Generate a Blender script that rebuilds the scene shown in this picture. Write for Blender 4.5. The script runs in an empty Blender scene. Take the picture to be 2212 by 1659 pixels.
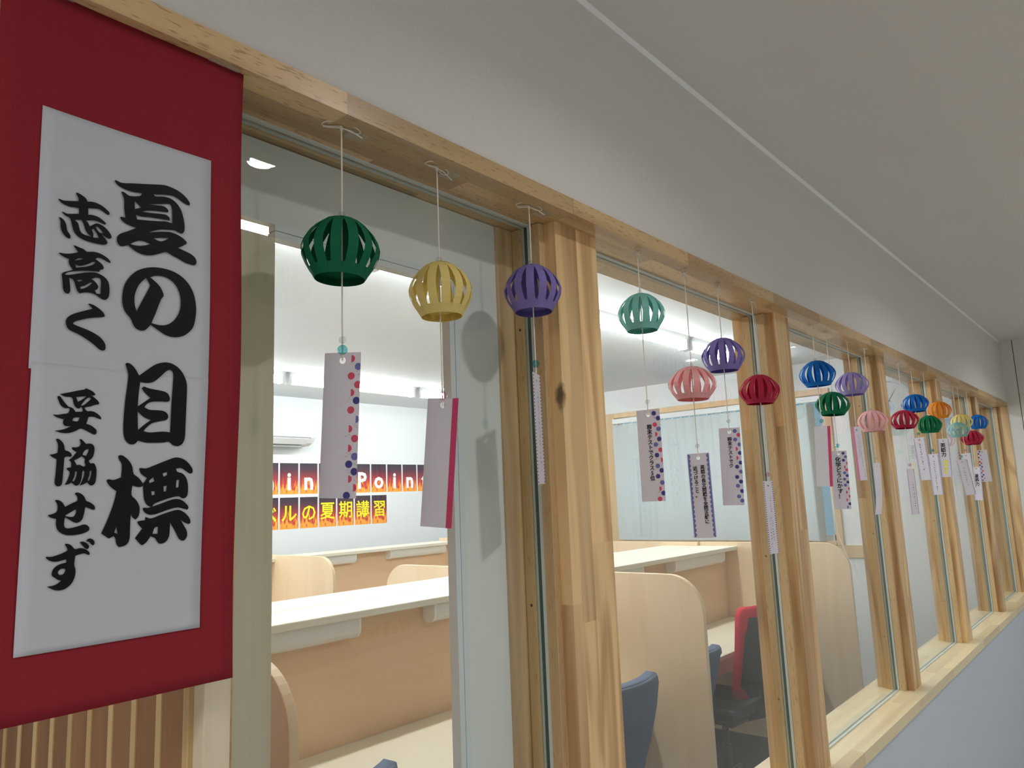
import bpy, bmesh, math, random
from mathutils import Vector, Matrix

random.seed(7)
SC = bpy.context.scene
COL = SC.collection
PI = math.pi
H = 1.53            # eye height: everything below is written with z = 0 at eye level and lifted by H at the end

# ------------------------------------------------------------------ camera
FW, FH, F = 2212.0, 1659.0, 1618.34
def _cam():
    cx, cy = FW / 2, FH / 2
    vx = Vector((2504 - cx, 1023 - cy, F)).normalized()
    vz = Vector((690 - cx, -9700 - cy, F)).normalized()
    vx = (vx - vz * vx.dot(vz)).normalized()
    vy = vz.cross(vx)
    right = Vector((vx.x, vy.x, vz.x)); down = Vector((vx.y, vy.y, vz.y)); fwd = Vector((vx.z, vy.z, vz.z))
    m = Matrix((right, -down, -fwd)).transposed().to_4x4()
    m.translation = Vector((0.0, -0.72, H))
    c = bpy.data.cameras.new('camera')
    c.sensor_fit = 'HORIZONTAL'; c.sensor_width = 36.0; c.lens = F / FW * 36.0
    c.clip_start = 0.02; c.clip_end = 60
    o = bpy.data.objects.new('camera', c); COL.objects.link(o)
    o.matrix_world = m
    SC.camera = o
_cam()

# ------------------------------------------------------------------ world, exposure, large lights
W = bpy.data.worlds.new('daylight'); SC.world = W; W.use_nodes = True
W.node_tree.nodes['Background'].inputs[0].default_value = (0.88, 0.94, 1.0, 1)
W.node_tree.nodes['Background'].inputs[1].default_value = 2.6
SC.view_settings.view_transform = 'Standard'; SC.view_settings.look = 'None'
SC.view_settings.gamma = 1.0; SC.view_settings.use_curve_mapping = False
SC.view_settings.exposure = 0.3
SC.cycles.caustics_reflective = False; SC.cycles.caustics_refractive = False; SC.cycles.sample_clamp_indirect = 4.0
SC.cycles.transparent_max_bounces = 16
DOWNLIGHT_W = 3.6       # corridor downlights
TUBE_W = 3.0           # study room tube fixtures
LOBBY_FILL_W = 14.0  # added fill panels on the lobby ceiling

def area_light(name, loc, size, size_y, power, colour, shape='RECTANGLE', spread=PI):
    l = bpy.data.lights.new(name, 'AREA'); l.shape = shape; l.size = size
    if shape in ('RECTANGLE', 'ELLIPSE'): l.size_y = size_y
    l.energy = power; l.color = colour; l.spread = spread
    o = bpy.data.objects.new(name, l); COL.objects.link(o); o.location = loc
    return o

# ------------------------------------------------------------------ materials
MATS = {}
def _new(name):
    m = bpy.data.materials.new(name); m.use_nodes = True
    return m, m.node_tree.nodes, m.node_tree.links, m.node_tree.nodes['Principled BSDF']

def lin(r, g, b):
    f = lambda c: (c / 255 / 12.92) if c / 255 <= .04045 else ((c / 255 + .055) / 1.055) ** 2.4
    return (f(r), f(g), f(b), 1)

def plain(name, col, rough=.6, spec=.3, bump=0, bscale=200, var=0, metal=0):
    m, N, L, P = _new(name)
    P.inputs['Roughness'].default_value = rough; P.inputs['Specular IOR Level'].default_value = spec
    P.inputs['Metallic'].default_value = metal
    P.inputs['Base Color'].default_value = col
    tc = N.new('ShaderNodeTexCoord')
    if var:
        n = N.new('ShaderNodeTexNoise'); n.inputs['Scale'].default_value = 6; n.inputs['Detail'].default_value = 3
        L.new(tc.outputs['Object'], n.inputs['Vector'])
        hs = N.new('ShaderNodeHueSaturation'); hs.inputs['Color'].default_value = col
        mr = N.new('ShaderNodeMapRange'); mr.inputs['To Min'].default_value = 1 - var; mr.inputs['To Max'].default_value = 1 + var
        L.new(n.outputs['Fac'], mr.inputs['Value']); L.new(mr.outputs[0], hs.inputs['Value']); L.new(hs.outputs[0], P.inputs['Base Color'])
    if bump:
        n = N.new('ShaderNodeTexNoise'); n.inputs['Scale'].default_value = bscale; n.inputs['Detail'].default_value = 2
        L.new(tc.outputs['Object'], n.inputs['Vector'])
        b = N.new('ShaderNodeBump'); b.inputs['Strength'].default_value = bump; b.inputs['Distance'].default_value = .002
        L.new(n.outputs['Fac'], b.inputs['Height']); L.new(b.outputs[0], P.inputs['Normal'])
    MATS[name] = m
    return m

def wood(name, light, dark, axis='X', grain=26.0, ring=10.0, contrast=.5, rough=.38, spec=.4, knots=0.0, rand=.16, fleck=0.0, rings=16.0):
    """procedural wood; the grain runs along the given object axis, each object gets its own cut of it"""
    m, N, L, P = _new(name)
    P.inputs['Roughness'].default_value = rough; P.inputs['Specular IOR Level'].default_value = spec
    tc = N.new('ShaderNodeTexCoord'); oi = N.new('ShaderNodeObjectInfo')
    off = N.new('ShaderNodeVectorMath'); off.operation = 'SCALE'; off.inputs[0].default_value = (7.3, 3.1, 5.7)
    L.new(oi.outputs['Random'], off.inputs['Scale'])
    ad = N.new('ShaderNodeVectorMath'); ad.operation = 'ADD'
    L.new(tc.outputs['Object'], ad.inputs[0]); L.new(off.outputs[0], ad.inputs[1])
    i = 'XYZ'.index(axis)
    def mapped(s):
        mp = N.new('ShaderNodeMapping'); sc = [1, 1, 1]; sc[i] = s; mp.inputs['Scale'].default_value = sc
        L.new(ad.outputs[0], mp.inputs['Vector']); return mp.outputs[0]
    n1 = N.new('ShaderNodeTexNoise'); n1.inputs['Scale'].default_value = grain * 5; n1.inputs['Detail'].default_value = 4
    L.new(mapped(.035), n1.inputs['Vector'])
    n2 = N.new('ShaderNodeTexNoise'); n2.inputs['Scale'].default_value = ring; n2.inputs['Detail'].default_value = 2; n2.inputs['Distortion'].default_value = .6
    L.new(mapped(.10), n2.inputs['Vector'])
    mul = N.new('ShaderNodeMath'); mul.operation = 'MULTIPLY'; mul.inputs[1].default_value = rings
    L.new(n2.outputs['Fac'], mul.inputs[0])
    sn = N.new('ShaderNodeMath'); sn.operation = 'SINE'; L.new(mul.outputs[0], sn.inputs[0])
    mr = N.new('ShaderNodeMapRange'); mr.inputs['From Min'].default_value = -1; L.new(sn.outputs[0], mr.inputs['Value'])
    mx = N.new('ShaderNodeMix'); mx.data_type = 'FLOAT'; mx.inputs[0].default_value = .5
    L.new(mr.outputs[0], mx.inputs[2]); L.new(n1.outputs['Fac'], mx.inputs[3])
    ramp = N.new('ShaderNodeValToRGB')
    mid = [l * (1 - contrast) + d * contrast for l, d in zip(light, dark)]
    ramp.color_ramp.elements[0].position = .25; ramp.color_ramp.elements[0].color = mid
    ramp.color_ramp.elements[1].position = .72; ramp.color_ramp.elements[1].color = light
    L.new(mx.outputs[0], ramp.inputs[0])
    hs = N.new('ShaderNodeHueSaturation')
    r2 = N.new('ShaderNodeMapRange'); r2.inputs['To Min'].default_value = 1 - rand; r2.inputs['To Max'].default_value = 1 + rand * .6
    L.new(oi.outputs['Random'], r2.inputs['Value']); L.new(r2.outputs[0], hs.inputs['Value']); L.new(ramp.outputs[0], hs.inputs['Color'])
    col = hs.outputs[0]
    if fleck:
        n3 = N.new('ShaderNodeTexNoise'); n3.inputs['Scale'].default_value = 330; n3.inputs['Detail'].default_value = 1
        L.new(mapped(.16), n3.inputs['Vector'])
        rp = N.new('ShaderNodeValToRGB'); rp.color_ramp.elements[0].position = .60; rp.color_ramp.elements[0].color = (0, 0, 0, 1)
        rp.color_ramp.elements[1].position = .70; rp.color_ramp.elements[1].color = (fleck, fleck, fleck, 1)
        L.new(n3.outputs['Fac'], rp.inputs[0])
        mk = N.new('ShaderNodeMix'); mk.data_type = 'RGBA'; mk.inputs[7].default_value = dark
        L.new(rp.outputs[0], mk.inputs[0]); L.new(col, mk.inputs[6]); col = mk.outputs[2]
    if knots:
        v = N.new('ShaderNodeTexVoronoi'); v.inputs['Scale'].default_value = 6.0; v.inputs['Randomness'].default_value = 1
        nk = N.new('ShaderNodeTexNoise'); nk.inputs['Scale'].default_value = 40
        L.new(ad.outputs[0], nk.inputs['Vector'])
        sc_ = N.new('ShaderNodeVectorMath'); sc_.operation = 'SCALE'; sc_.inputs['Scale'].default_value = .018
        L.new(nk.outputs['Color'], sc_.inputs[0])
        a2 = N.new('ShaderNodeVectorMath'); a2.operation = 'ADD'; L.new(mapped(.45), a2.inputs[0]); L.new(sc_.outputs[0], a2.inputs[1])
        L.new(a2.outputs[0], v.inputs['Vector'])
        rp = N.new('ShaderNodeValToRGB'); rp.color_ramp.interpolation = 'EASE'
        rp.color_ramp.elements[0].position = .03 * knots; rp.color_ramp.elements[0].color = (.85, .85, .85, 1)
        rp.color_ramp.elements[1].position = .085 * knots; rp.color_ramp.elements[1].color = (0, 0, 0, 1)
        L.new(v.outputs['Distance'], rp.inputs[0])
        mk = N.new('ShaderNodeMix'); mk.data_type = 'RGBA'; mk.inputs[7].default_value = lin(70, 42, 26)
        L.new(rp.outputs[0], mk.inputs[0]); L.new(col, mk.inputs[6]); col = mk.outputs[2]
    L.new(col, P.inputs['Base Color'])
    b = N.new('ShaderNodeBump'); b.inputs['Strength'].default_value = .12; b.inputs['Distance'].default_value = .001
    L.new(n1.outputs['Fac'], b.inputs['Height']); L.new(b.outputs[0], P.inputs['Normal'])
    MATS[name] = m
    return m

def emit(name, col, strength):
    m, N, L, P = _new(name)
    P.inputs['Base Color'].default_value = (.8, .8, .8, 1)
    P.inputs['Emission Color'].default_value = col; P.inputs['Emission Strength'].default_value = strength
    MATS[name] = m
    return m

def glass(name, tint=(1, 1, 1, 1), ior=1.45, rough=0.0):
    """thin clear sheet: see-through with a fresnel reflection"""
    m, N, L, P = _new(name)
    N.remove(P)
    out = N['Material Output']
    t = N.new('ShaderNodeBsdfTransparent'); t.inputs[0].default_value = tint
    g = N.new('ShaderNodeBsdfGlossy'); g.inputs['Roughness'].default_value = rough
    fr = N.new('ShaderNodeFresnel'); geo = N.new('ShaderNodeNewGeometry')
    mr = N.new('ShaderNodeMapRange'); mr.inputs['To Min'].default_value = ior; mr.inputs['To Max'].default_value = 1 / ior
    L.new(geo.outputs['Backfacing'], mr.inputs['Value']); L.new(mr.outputs[0], fr.inputs[0])
    mx = N.new('ShaderNodeMixShader')
    L.new(fr.outputs[0], mx.inputs[0]); L.new(t.outputs[0], mx.inputs[1]); L.new(g.outputs[0], mx.inputs[2]); L.new(mx.outputs[0], out.inputs[0])
    MATS[name] = m
    return m

def paper(name, col, trans=.25, rough=.7):
    """thin paper or fabric: lets a little light through"""
    m, N, L, P = _new(name)
    out = N['Material Output']
    P.inputs['Base Color'].default_value = col; P.inputs['Roughness'].default_value = rough; P.inputs['Specular IOR Level'].default_value = .25
    tc = N.new('ShaderNodeTexCoord'); n = N.new('ShaderNodeTexNoise'); n.inputs['Scale'].default_value = 900; n.inputs['Detail'].default_value = 1
    L.new(tc.outputs['Object'], n.inputs['Vector'])
    b = N.new('ShaderNodeBump'); b.inputs['Strength'].default_value = .08; b.inputs['Distance'].default_value = .0006
    L.new(n.outputs['Fac'], b.inputs['Height']); L.new(b.outputs[0], P.inputs['Normal'])
    t = N.new('ShaderNodeBsdfTranslucent'); t.inputs[0].default_value = col
    mx = N.new('ShaderNodeMixShader'); mx.inputs[0].default_value = trans
    L.new(P.outputs[0], mx.inputs[1]); L.new(t.outputs[0], mx.inputs[2]); L.new(mx.outputs[0], out.inputs[0])
    MATS[name] = m
    return m

def wallpaper(name, col, bump=.5):
    m, N, L, P = _new(name)
    P.inputs['Base Color'].default_value = col; P.inputs['Roughness'].default_value = .75; P.inputs['Specular IOR Level'].default_value = .2
    tc = N.new('ShaderNodeTexCoord'); mp = N.new('ShaderNodeMapping'); mp.inputs['Scale'].default_value = (1, 1, 2.2); mp.inputs['Rotation'].default_value = (0, .5, 0)
    L.new(tc.outputs['Object'], mp.inputs['Vector'])
    n = N.new('ShaderNodeTexNoise'); n.inputs['Scale'].default_value = 260; n.inputs['Detail'].default_value = 2
    v = N.new('ShaderNodeTexVoronoi'); v.inputs['Scale'].default_value = 300
    L.new(mp.outputs[0], n.inputs['Vector']); L.new(mp.outputs[0], v.inputs['Vector'])
    a = N.new('ShaderNodeMath'); a.operation = 'ADD'; L.new(n.outputs['Fac'], a.inputs[0]); L.new(v.outputs['Distance'], a.inputs[1])
    b = N.new('ShaderNodeBump'); b.inputs['Strength'].default_value = bump; b.inputs['Distance'].default_value = .0012
    L.new(a.outputs[0], b.inputs['Height']); L.new(b.outputs[0], P.inputs['Normal'])
    MATS[name] = m
    return m

def flame(name):
    """printed flame card: dark top, red base, orange tongues"""
    m, N, L, P = _new(name)
    P.inputs['Roughness'].default_value = .5
    tc = N.new('ShaderNodeTexCoord'); oi = N.new('ShaderNodeObjectInfo')
    sp = N.new('ShaderNodeSeparateXYZ'); L.new(tc.outputs['Generated'], sp.inputs[0])
    ramp = N.new('ShaderNodeValToRGB'); cr = ramp.color_ramp
    cr.elements[0].position = 0.0; cr.elements[0].color = lin(200, 40, 45)
    cr.elements[1].position = 1.0; cr.elements[1].color = lin(35, 25, 45)
    e = cr.elements.new(.30); e.color = lin(190, 45, 40)
    e = cr.elements.new(.62); e.color = lin(120, 30, 45)
    e = cr.elements.new(.80); e.color = lin(60, 25, 48)
    L.new(sp.outputs['Z'], ramp.inputs[0])
    mp = N.new('ShaderNodeMapping'); mp.inputs['Scale'].default_value = (5.5, 1, 1.2); L.new(tc.outputs['Generated'], mp.inputs['Vector'])
    n = N.new('ShaderNodeTexNoise'); n.inputs['Scale'].default_value = 1.6; n.inputs['Detail'].default_value = 3; n.inputs['Distortion'].default_value = 1.6
    L.new(mp.outputs[0], n.inputs['Vector'])
    s = N.new('ShaderNodeMath'); s.operation = 'SUBTRACT'; L.new(n.outputs['Fac'], s.inputs[0])
    k = N.new('ShaderNodeMath'); k.operation = 'MULTIPLY'; k.inputs[1].default_value = .62; L.new(sp.outputs['Z'], k.inputs[0]); L.new(k.outputs[0], s.inputs[1])
    rp = N.new('ShaderNodeValToRGB'); rp.color_ramp.elements[0].position = .33; rp.color_ramp.elements[0].color = (0, 0, 0, 1)
    rp.color_ramp.elements[1].position = .41; rp.color_ramp.elements[1].color = (1, 1, 1, 1)
    L.new(s.outputs[0], rp.inputs[0])
    mx = N.new('ShaderNodeMix'); mx.data_type = 'RGBA'; mx.inputs[7].default_value = lin(250, 165, 50)
    L.new(rp.outputs[0], mx.inputs[0]); L.new(ramp.outputs[0], mx.inputs[6]); L.new(mx.outputs[2], P.inputs['Base Color'])
    MATS[name] = m
    return m

wallpaper('wallpaper', lin(226, 225, 222))
wallpaper('ceiling_paper', lin(220, 217, 213), .25)
plain('room_white', lin(234, 237, 239), .7, .2, .05, 150)
plain('lower_wall', lin(200, 210, 224), .7, .2, .08, 200)
plain('end_wall', lin(222, 220, 214), .7, .2, .05, 200)
plain('white_board', lin(240, 242, 242), .5, .35)
plain('aluminium', lin(232, 238, 244), .35, .5)
plain('aluminium_dark', lin(120, 124, 128), .4, .5)
plain('lobby_floor', lin(204, 203, 200), .6, .3)
plain('carpet', lin(26, 30, 42), .95, .05, .6, 300, .25)
plain('seal', lin(206, 214, 208), .5, .4)
plain('glass_edge', lin(54, 84, 76), .2, .6)
plain('screw', lin(95, 90, 84), .4, .6, metal=.7)
plain('dark_gap', lin(40, 30, 22), .9, .1)
glass('pane_glass', (.965, .985, .975, 1))
wood('pine', lin(230, 196, 144), lin(150, 96, 50), 'Z', 20, 9, .55, .36, .45, knots=.9, rand=.24, rings=34)
wood('pine_side', lin(230, 198, 150), lin(160, 106, 60), 'Z', 20, 9, .5, .4, .4, knots=.5, rand=.12, rings=34)
wood('rubberwood', lin(218, 186, 138), lin(138, 96, 58), 'X', 16, 7, .50, .30, .55, rand=.22, fleck=.55)
wood('rubberwood_pale', lin(240, 224, 184), lin(204, 168, 118), 'X', 18, 7, .40, .30, .5, rand=.12, fleck=.25)
wood('bead_wood', lin(220, 190, 144), lin(164, 122, 80), 'Z', 26, 8, .40, .42, .4, rand=.10, fleck=.45)
wood('jamb_wood', lin(238, 226, 200), lin(204, 180, 146), 'Z', 20, 7, .38, .4, .4, knots=.35, rand=.08)
wood('slat_brown', lin(158, 116, 80), lin(112, 74, 46), 'Z', 24, 9, .5, .45, .35, rand=.22)
wood('slat_light', lin(222, 192, 142), lin(186, 150, 100), 'Z', 24, 9, .4, .45, .35, rand=.08)
wood('beech', lin(238, 212, 176), lin(222, 188, 148), 'Z', 30, 5, .32, .42, .4, rand=.05)
wood('beech_panel', lin(222, 188, 152), lin(204, 164, 126), 'X', 26, 5, .35, .45, .35, rand=.05)
wood('frame_pine', lin(226, 194, 150), lin(196, 156, 108), 'Z', 24, 8, .35, .45, .35, knots=.4, rand=.08)
plain('shelf_ivory', lin(232, 226, 210), .45, .4)
plain('desk_ivory', lin(224, 214, 192), .45, .4, var=.02)
plain('lamp_plastic', lin(226, 222, 216), .4, .5)
plain('lamp_cap', lin(236, 234, 230), .4, .5)
emit('tube_glow', (.96, .985, 1.0, 1), 24.0)
emit('downlight_glow', (1.0, .94, .84, 1), 22.0)
emit('added_fill_glow', (1.0, .97, .935, 1), 4.0)  # glow of the added lobby fill panels
plain('fixture_white', lin(236, 238, 240), .4, .4)
plain('banner_red', lin(144, 40, 50), .8, .15, .25, 700)
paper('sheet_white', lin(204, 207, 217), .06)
plain('ink', lin(9, 9, 14), .55, .25)
plain('pen_ink', lin(24, 24, 34), .7, .2)
plain('cord_white', lin(232, 226, 214), .9, .1, .3, 900)
paper('tag_paper', lin(232, 228, 236), .30)
plain('dot_navy', lin(74, 72, 140), .7, .2); plain('dot_blue', lin(112, 118, 182), .7, .2); plain('dot_red', lin(214, 84, 110), .7, .2)
plain('edge_magenta', lin(198, 70, 110), .7, .2); plain('edge_pink', lin(232, 140, 176), .7, .2); plain('hole_white', lin(246, 246, 248), .6, .2)
plain('print_grey', lin(120, 118, 130), .7, .2); plain('marker_yellow', lin(238, 224, 70), .7, .2)
for n, c in dict(green=(22, 124, 86), yellow=(244, 228, 152), purple=(150, 136, 206), mint=(150, 216, 208), pink=(250, 192, 194), crimson=(200, 50, 84),
                 blue=(24, 124, 212), lavender=(182, 168, 222), light_pink=(250, 204, 206), orange=(248, 166, 52), pale_yellow=(248, 234, 150),
                 aqua=(164, 220, 216), deep_green=(18, 130, 86)).items():
    paper('lantern_' + n, lin(*c), .34)
def bead_glass(name, col):
    m, N, L, P = _new(name)
    P.inputs['Base Color'].default_value = col; P.inputs['Transmission Weight'].default_value = .85
    P.inputs['Roughness'].default_value = .03; P.inputs['IOR'].default_value = 1.4
    MATS[name] = m
glass('bead_clear', (.90, .92, .93, 1), 1.6, .05); glass('bead_aqua', (.45, .78, .82, 1), 1.6, .05); glass('bead_pink', (.92, .72, .80, 1), 1.6, .05)
m_, N_, L_, P_ = _new('clear_tape'); N_.remove(P_)
t_ = N_.new('ShaderNodeBsdfTransparent'); g_ = N_.new('ShaderNodeBsdfPrincipled'); g_.inputs['Base Color'].default_value = lin(225, 215, 195); g_.inputs['Roughness'].default_value = .25
x_ = N_.new('ShaderNodeMixShader'); x_.inputs[0].default_value = .30
L_.new(t_.outputs[0], x_.inputs[1]); L_.new(g_.outputs[0], x_.inputs[2]); L_.new(x_.outputs[0], N_['Material Output'].inputs[0]); MATS['clear_tape'] = m_
plain('chair_blue', lin(98, 108, 128), .85, .15, .4, 600); plain('chair_blue_edge', lin(70, 88, 130), .8, .15); plain('chair_dark', lin(30, 32, 38), .5, .4)
plain('chair_red', lin(196, 44, 66), .8, .2, .3, 600); plain('chair_mesh', lin(58, 62, 68), .8, .15, .5, 900)
plain('chrome', lin(150, 150, 155), .25, .6, metal=.9)
paper('blind_white', lin(238, 242, 242), .45)
plain('ac_white', lin(240, 242, 242), .35, .45); plain('ac_dark', lin(150, 152, 150), .5, .3)
flame('flame_print'); plain('card_white', lin(245, 245, 245), .5, .3); plain('card_yellow', lin(244, 236, 30), .5, .3)
plain('clock_face', lin(240, 242, 240), .4, .4); plain('clock_rim', lin(215, 218, 220), .35, .5); plain('clock_ink', lin(60, 64, 70), .5, .3)
plain('sign_red', lin(176, 44, 36), .6, .2); plain('outside_wall', lin(104, 132, 146), .8, .1); plain('outside_pale', lin(206, 216, 214), .8, .1)
def M(n): return MATS[n]

# ------------------------------------------------------------------ helpers
class MB:
    """collects shapes for ONE mesh object"""
    def __init__(s): s.v = []; s.f = []; s.mi = []; s.cur = 0
    def add(s, vs, fs):
        o = len(s.v); s.v += [tuple(p) for p in vs]; s.f += [tuple(i + o for i in f) for f in fs]; s.mi += [s.cur] * len(fs); return s
    def box(s, x0, x1, y0, y1, z0, z1):
        return s.add([(x, y, z) for z in (z0, z1) for y in (y0, y1) for x in (x0, x1)],
                     [(0, 2, 3, 1), (4, 5, 7, 6), (0, 1, 5, 4), (2, 6, 7, 3), (0, 4, 6, 2), (1, 3, 7, 5)])
    def prism(s, pts, axis, a, b):
        """extrude a polygon (convex or not) along an axis; pts are the two other coordinates in axis order"""
        i = 'XYZ'.index(axis); n = len(pts)
        mk = lambda p, t: tuple((p[0] if k == [q for q in range(3) if q != i][0] else p[1]) if k != i else t for k in range(3))
        vs = [mk(p, a) for p in pts] + [mk(p, b) for p in pts]
        fs = [tuple(range(n)), tuple(range(2 * n - 1, n - 1, -1))] + [(k, k + n, (k + 1) % n + n, (k + 1) % n) for k in range(n)]
        return s.add(vs, fs)
    def tube(s, pts, r, n=6, closed=False):
        pts = [Vector(p) for p in pts]; m = len(pts); rings = []
        for k, p in enumerate(pts):
            d = (pts[min(k + 1, m - 1)] - pts[max(k - 1, 0)]).normalized()
            u = d.orthogonal().normalized(); w = d.cross(u)
            if rings:
                u = (prev - d * prev.dot(d)).normalized(); w = d.cross(u)
            prev = u
            rr = r[k] if isinstance(r, (list, tuple)) else r
            rings.append([p + (u * math.cos(2 * PI * j / n) + w * math.sin(2 * PI * j / n)) * rr for j in range(n)])
        vs = [q for ring in rings for q in ring]
        fs = [(k * n + j, k * n + (j + 1) % n, (k + 1) * n + (j + 1) % n, (k + 1) * n + j) for k in range(m - 1) for j in range(n)]
        fs += [tuple(range(n - 1, -1, -1)), tuple((m - 1) * n + j for j in range(n))]
        return s.add(vs, fs)
    def lathe(s, prof, n=24, c=(0, 0, 0), axis='Z'):
        vs = []
        for r, z in prof:
            for j in range(n):
                a = 2 * PI * j / n; p = (r * math.cos(a), r * math.sin(a), z)
                if axis == 'X': p = (p[2], p[0], p[1])
                if axis == 'Y': p = (p[0], p[2], p[1])
                vs.append((c[0] + p[0], c[1] + p[1], c[2] + p[2]))
        m = len(prof)
        fs = [(k * n + j, k * n + (j + 1) % n, (k + 1) * n + (j + 1) % n, (k + 1) * n + j) for k in range(m - 1) for j in range(n)]
        fs += [tuple(range(n - 1, -1, -1)), tuple((m - 1) * n + j for j in range(n))]
        return s.add(vs, fs)
    def mesh(s, name, mats):
        me = bpy.data.meshes.new(name); me.from_pydata(s.v, [], s.f)
        for m in (mats if isinstance(mats, (list, tuple)) else [mats]): me.materials.append(M(m))
        me.polygons.foreach_set('material_index', s.mi); me.validate(); me.update()
        return me
    def build(s, name, mats, parent=None, smooth=False, bevel=0, fix=True):
        me = s.mesh(name, mats)
        if fix:
            bm = bmesh.new(); bm.from_mesh(me); bmesh.ops.recalc_face_normals(bm, faces=bm.faces); bm.to_mesh(me); bm.free()
        o = link(name, me, parent)
        if smooth: me.polygons.foreach_set('use_smooth', [True] * len(me.polygons))
        if bevel:
            b = o.modifiers.new('bevel', 'BEVEL'); b.width = bevel; b.segments = 2; b.limit_method = 'ANGLE'; b.angle_limit = .9
        return o

def link(name, data, parent=None, loc=None, rot=None):
    o = bpy.data.objects.new(name, data); COL.objects.link(o)
    if parent: o.parent = parent
    if loc: o.location = loc
    if rot: o.rotation_euler = rot
    return o
def tag(o, label, cat, group=None):
    o['label'] = label; o['category'] = cat
    if group: o['group'] = group
    return o
def thing(name, label, cat, loc=(0, 0, 0), rotz=0, group=None):
    o = link(name, None, None, loc, (0, 0, rotz)); o.empty_display_size = .05
    return tag(o, label, cat, group)
def struct(o, label=None):
    o['kind'] = 'structure'
    if label: o['label'] = label
    return o
def sempty(name, label=None):
    o = link(name, None); o.empty_display_size = .05
    return struct(o, label)
def B(x0, x1, y0, y1, z0, z1): return MB().box(x0, x1, y0, y1, z0, z1)

def text_mesh(name, body, size, mat, offset=0.0, align='CENTER', line=1.0, res=2, thick=.0002):
    """flat lettering in the XZ plane facing -Y, as a mesh"""
    c = bpy.data.curves.new(name, 'FONT'); c.body = body; c.size = size; c.align_x = align; c.align_y = 'TOP'
    c.space_line = line; c.offset = offset; c.resolution_u = res; c.extrude = thick
    o = bpy.data.objects.new(name, c); COL.objects.link(o)
    dg = bpy.context.evaluated_depsgraph_get()
    me = bpy.data.meshes.new_from_object(o.evaluated_get(dg))
    bpy.data.objects.remove(o); bpy.data.curves.remove(c)
    me.transform(Matrix.Rotation(PI / 2, 4, 'X'))
    me.materials.clear(); me.materials.append(M(mat)); me.name = name
    return me

# ================================================================== STRUCTURE
ZH0, ZH1 = .489, .518          # header board
ZS0, ZS1 = -.768, -.734        # sill board
ZC = .938                      # lobby ceiling
ZR = .979                      # study room ceiling
ZF = -H
XE = 6.03                      # end wall
YO = -1.95                     # opposite lobby wall
YB = 5.08                      # study room back wall

struct(B(-5.8, XE + .2, YO - .1, 0.0, ZF - .1, ZF).build('floor_lobby', 'lobby_floor'))
struct(B(-5.8, XE + .2, YO - .1, .10, ZC, ZC + .05).build('ceiling_lobby', 'ceiling_paper'))
struct(B(-5.9, XE + .2, YO - .1, YO, ZF, ZC).build('wall_opposite', 'wallpaper'))
struct(B(-5.9, -5.8, YO, 2.6, ZF, ZC).build('wall_lobby_side', 'wallpaper'))
struct(B(-5.8, XE, .005, .13, ZH1, ZC).build('wall_upper', 'wallpaper'))
struct(B(.43, XE, .008, .15, ZF, ZS0).build('wall_lower', 'lower_wall'))
# cove bead where wall and ceiling meet
struct(MB().prism([(-.004, ZC), (.006, ZC), (.006, ZC - .006)], 'X', -5.8, XE).build('trim_ceiling', 'white_board'))
we = sempty('wall_end')
B(XE, XE + .15, -.071, .20, ZF, ZC + .06).build('panel', 'end_wall', we)
B(XE, XE + .15, YO, -.075, ZF, ZC).build('panel', 'end_wall', we)
B(XE + .006, XE + .14, -.075, -.071, ZF, ZC).build('joint', 'dark_gap', we)

# ---- study room shell
struct(B(.43, XE + .1, .15, YB, ZF - .1, ZF + .002).build('floor_study_room', 'carpet'))
struct(B(.36, XE + .1, .13, YB + .1, ZR, ZR + .05).build('ceiling_study_room', 'room_white'))
struct(B(.36, XE + .1, YB, YB + .1, ZF, ZR).build('wall_back', 'room_white'))
XW = 6.0
WY0, WY1, WZ0, WZ1 = 1.145, 3.21, -.44, .76      # window opening in the right room wall
wr = sempty('wall_right')
for nm, a in (('panel', (XW, XW + .12, .17, WY0, ZF, ZR)), ('panel', (XW, XW + .12, WY1, YB, ZF, ZR)), ('panel', (XW, XW + .12, WY0, WY1, ZF, WZ0)), ('panel', (XW, XW + .12, WY0, WY1, WZ1, ZR))):
    B(*a).build(nm, 'room_white', wr)
# inner lintel above the header, study room side
struct(B(.36, XE, .13, .168, ZH1, ZR).build('wall_lintel', 'room_white'))

# ---- entrance recess left of the glazing: slatted side wall running inward
sl = sempty('wall_slatted', 'slatted wood side wall behind the red banner')
B(.40, .43, .05, 2.5, ZF, ZC).build('backing', 'slat_brown', sl)
y = .0755
k = 0
while y < 1.75:
    z = ZF
    B(.394, .40, y, y + .0495, z, ZC).build('board', 'slat_brown', sl, bevel=.0008)
    B(.392, .40, y - .0118, y, z, ZC).build('batten', 'slat_light', sl, bevel=.0008)
    y += .0613; k += 1
struct(B(-5.8, .43, 2.5, 2.6, ZF, ZC).build('wall_recess', 'wallpaper'))
struct(B(-5.8, .40, 0.0, 2.5, ZF - .1, ZF).build('floor_recess', 'lobby_floor'))
struct(B(-5.8, .36, .10, 2.6, ZC, ZC + .05).build('ceiling_recess', 'ceiling_paper'))

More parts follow.
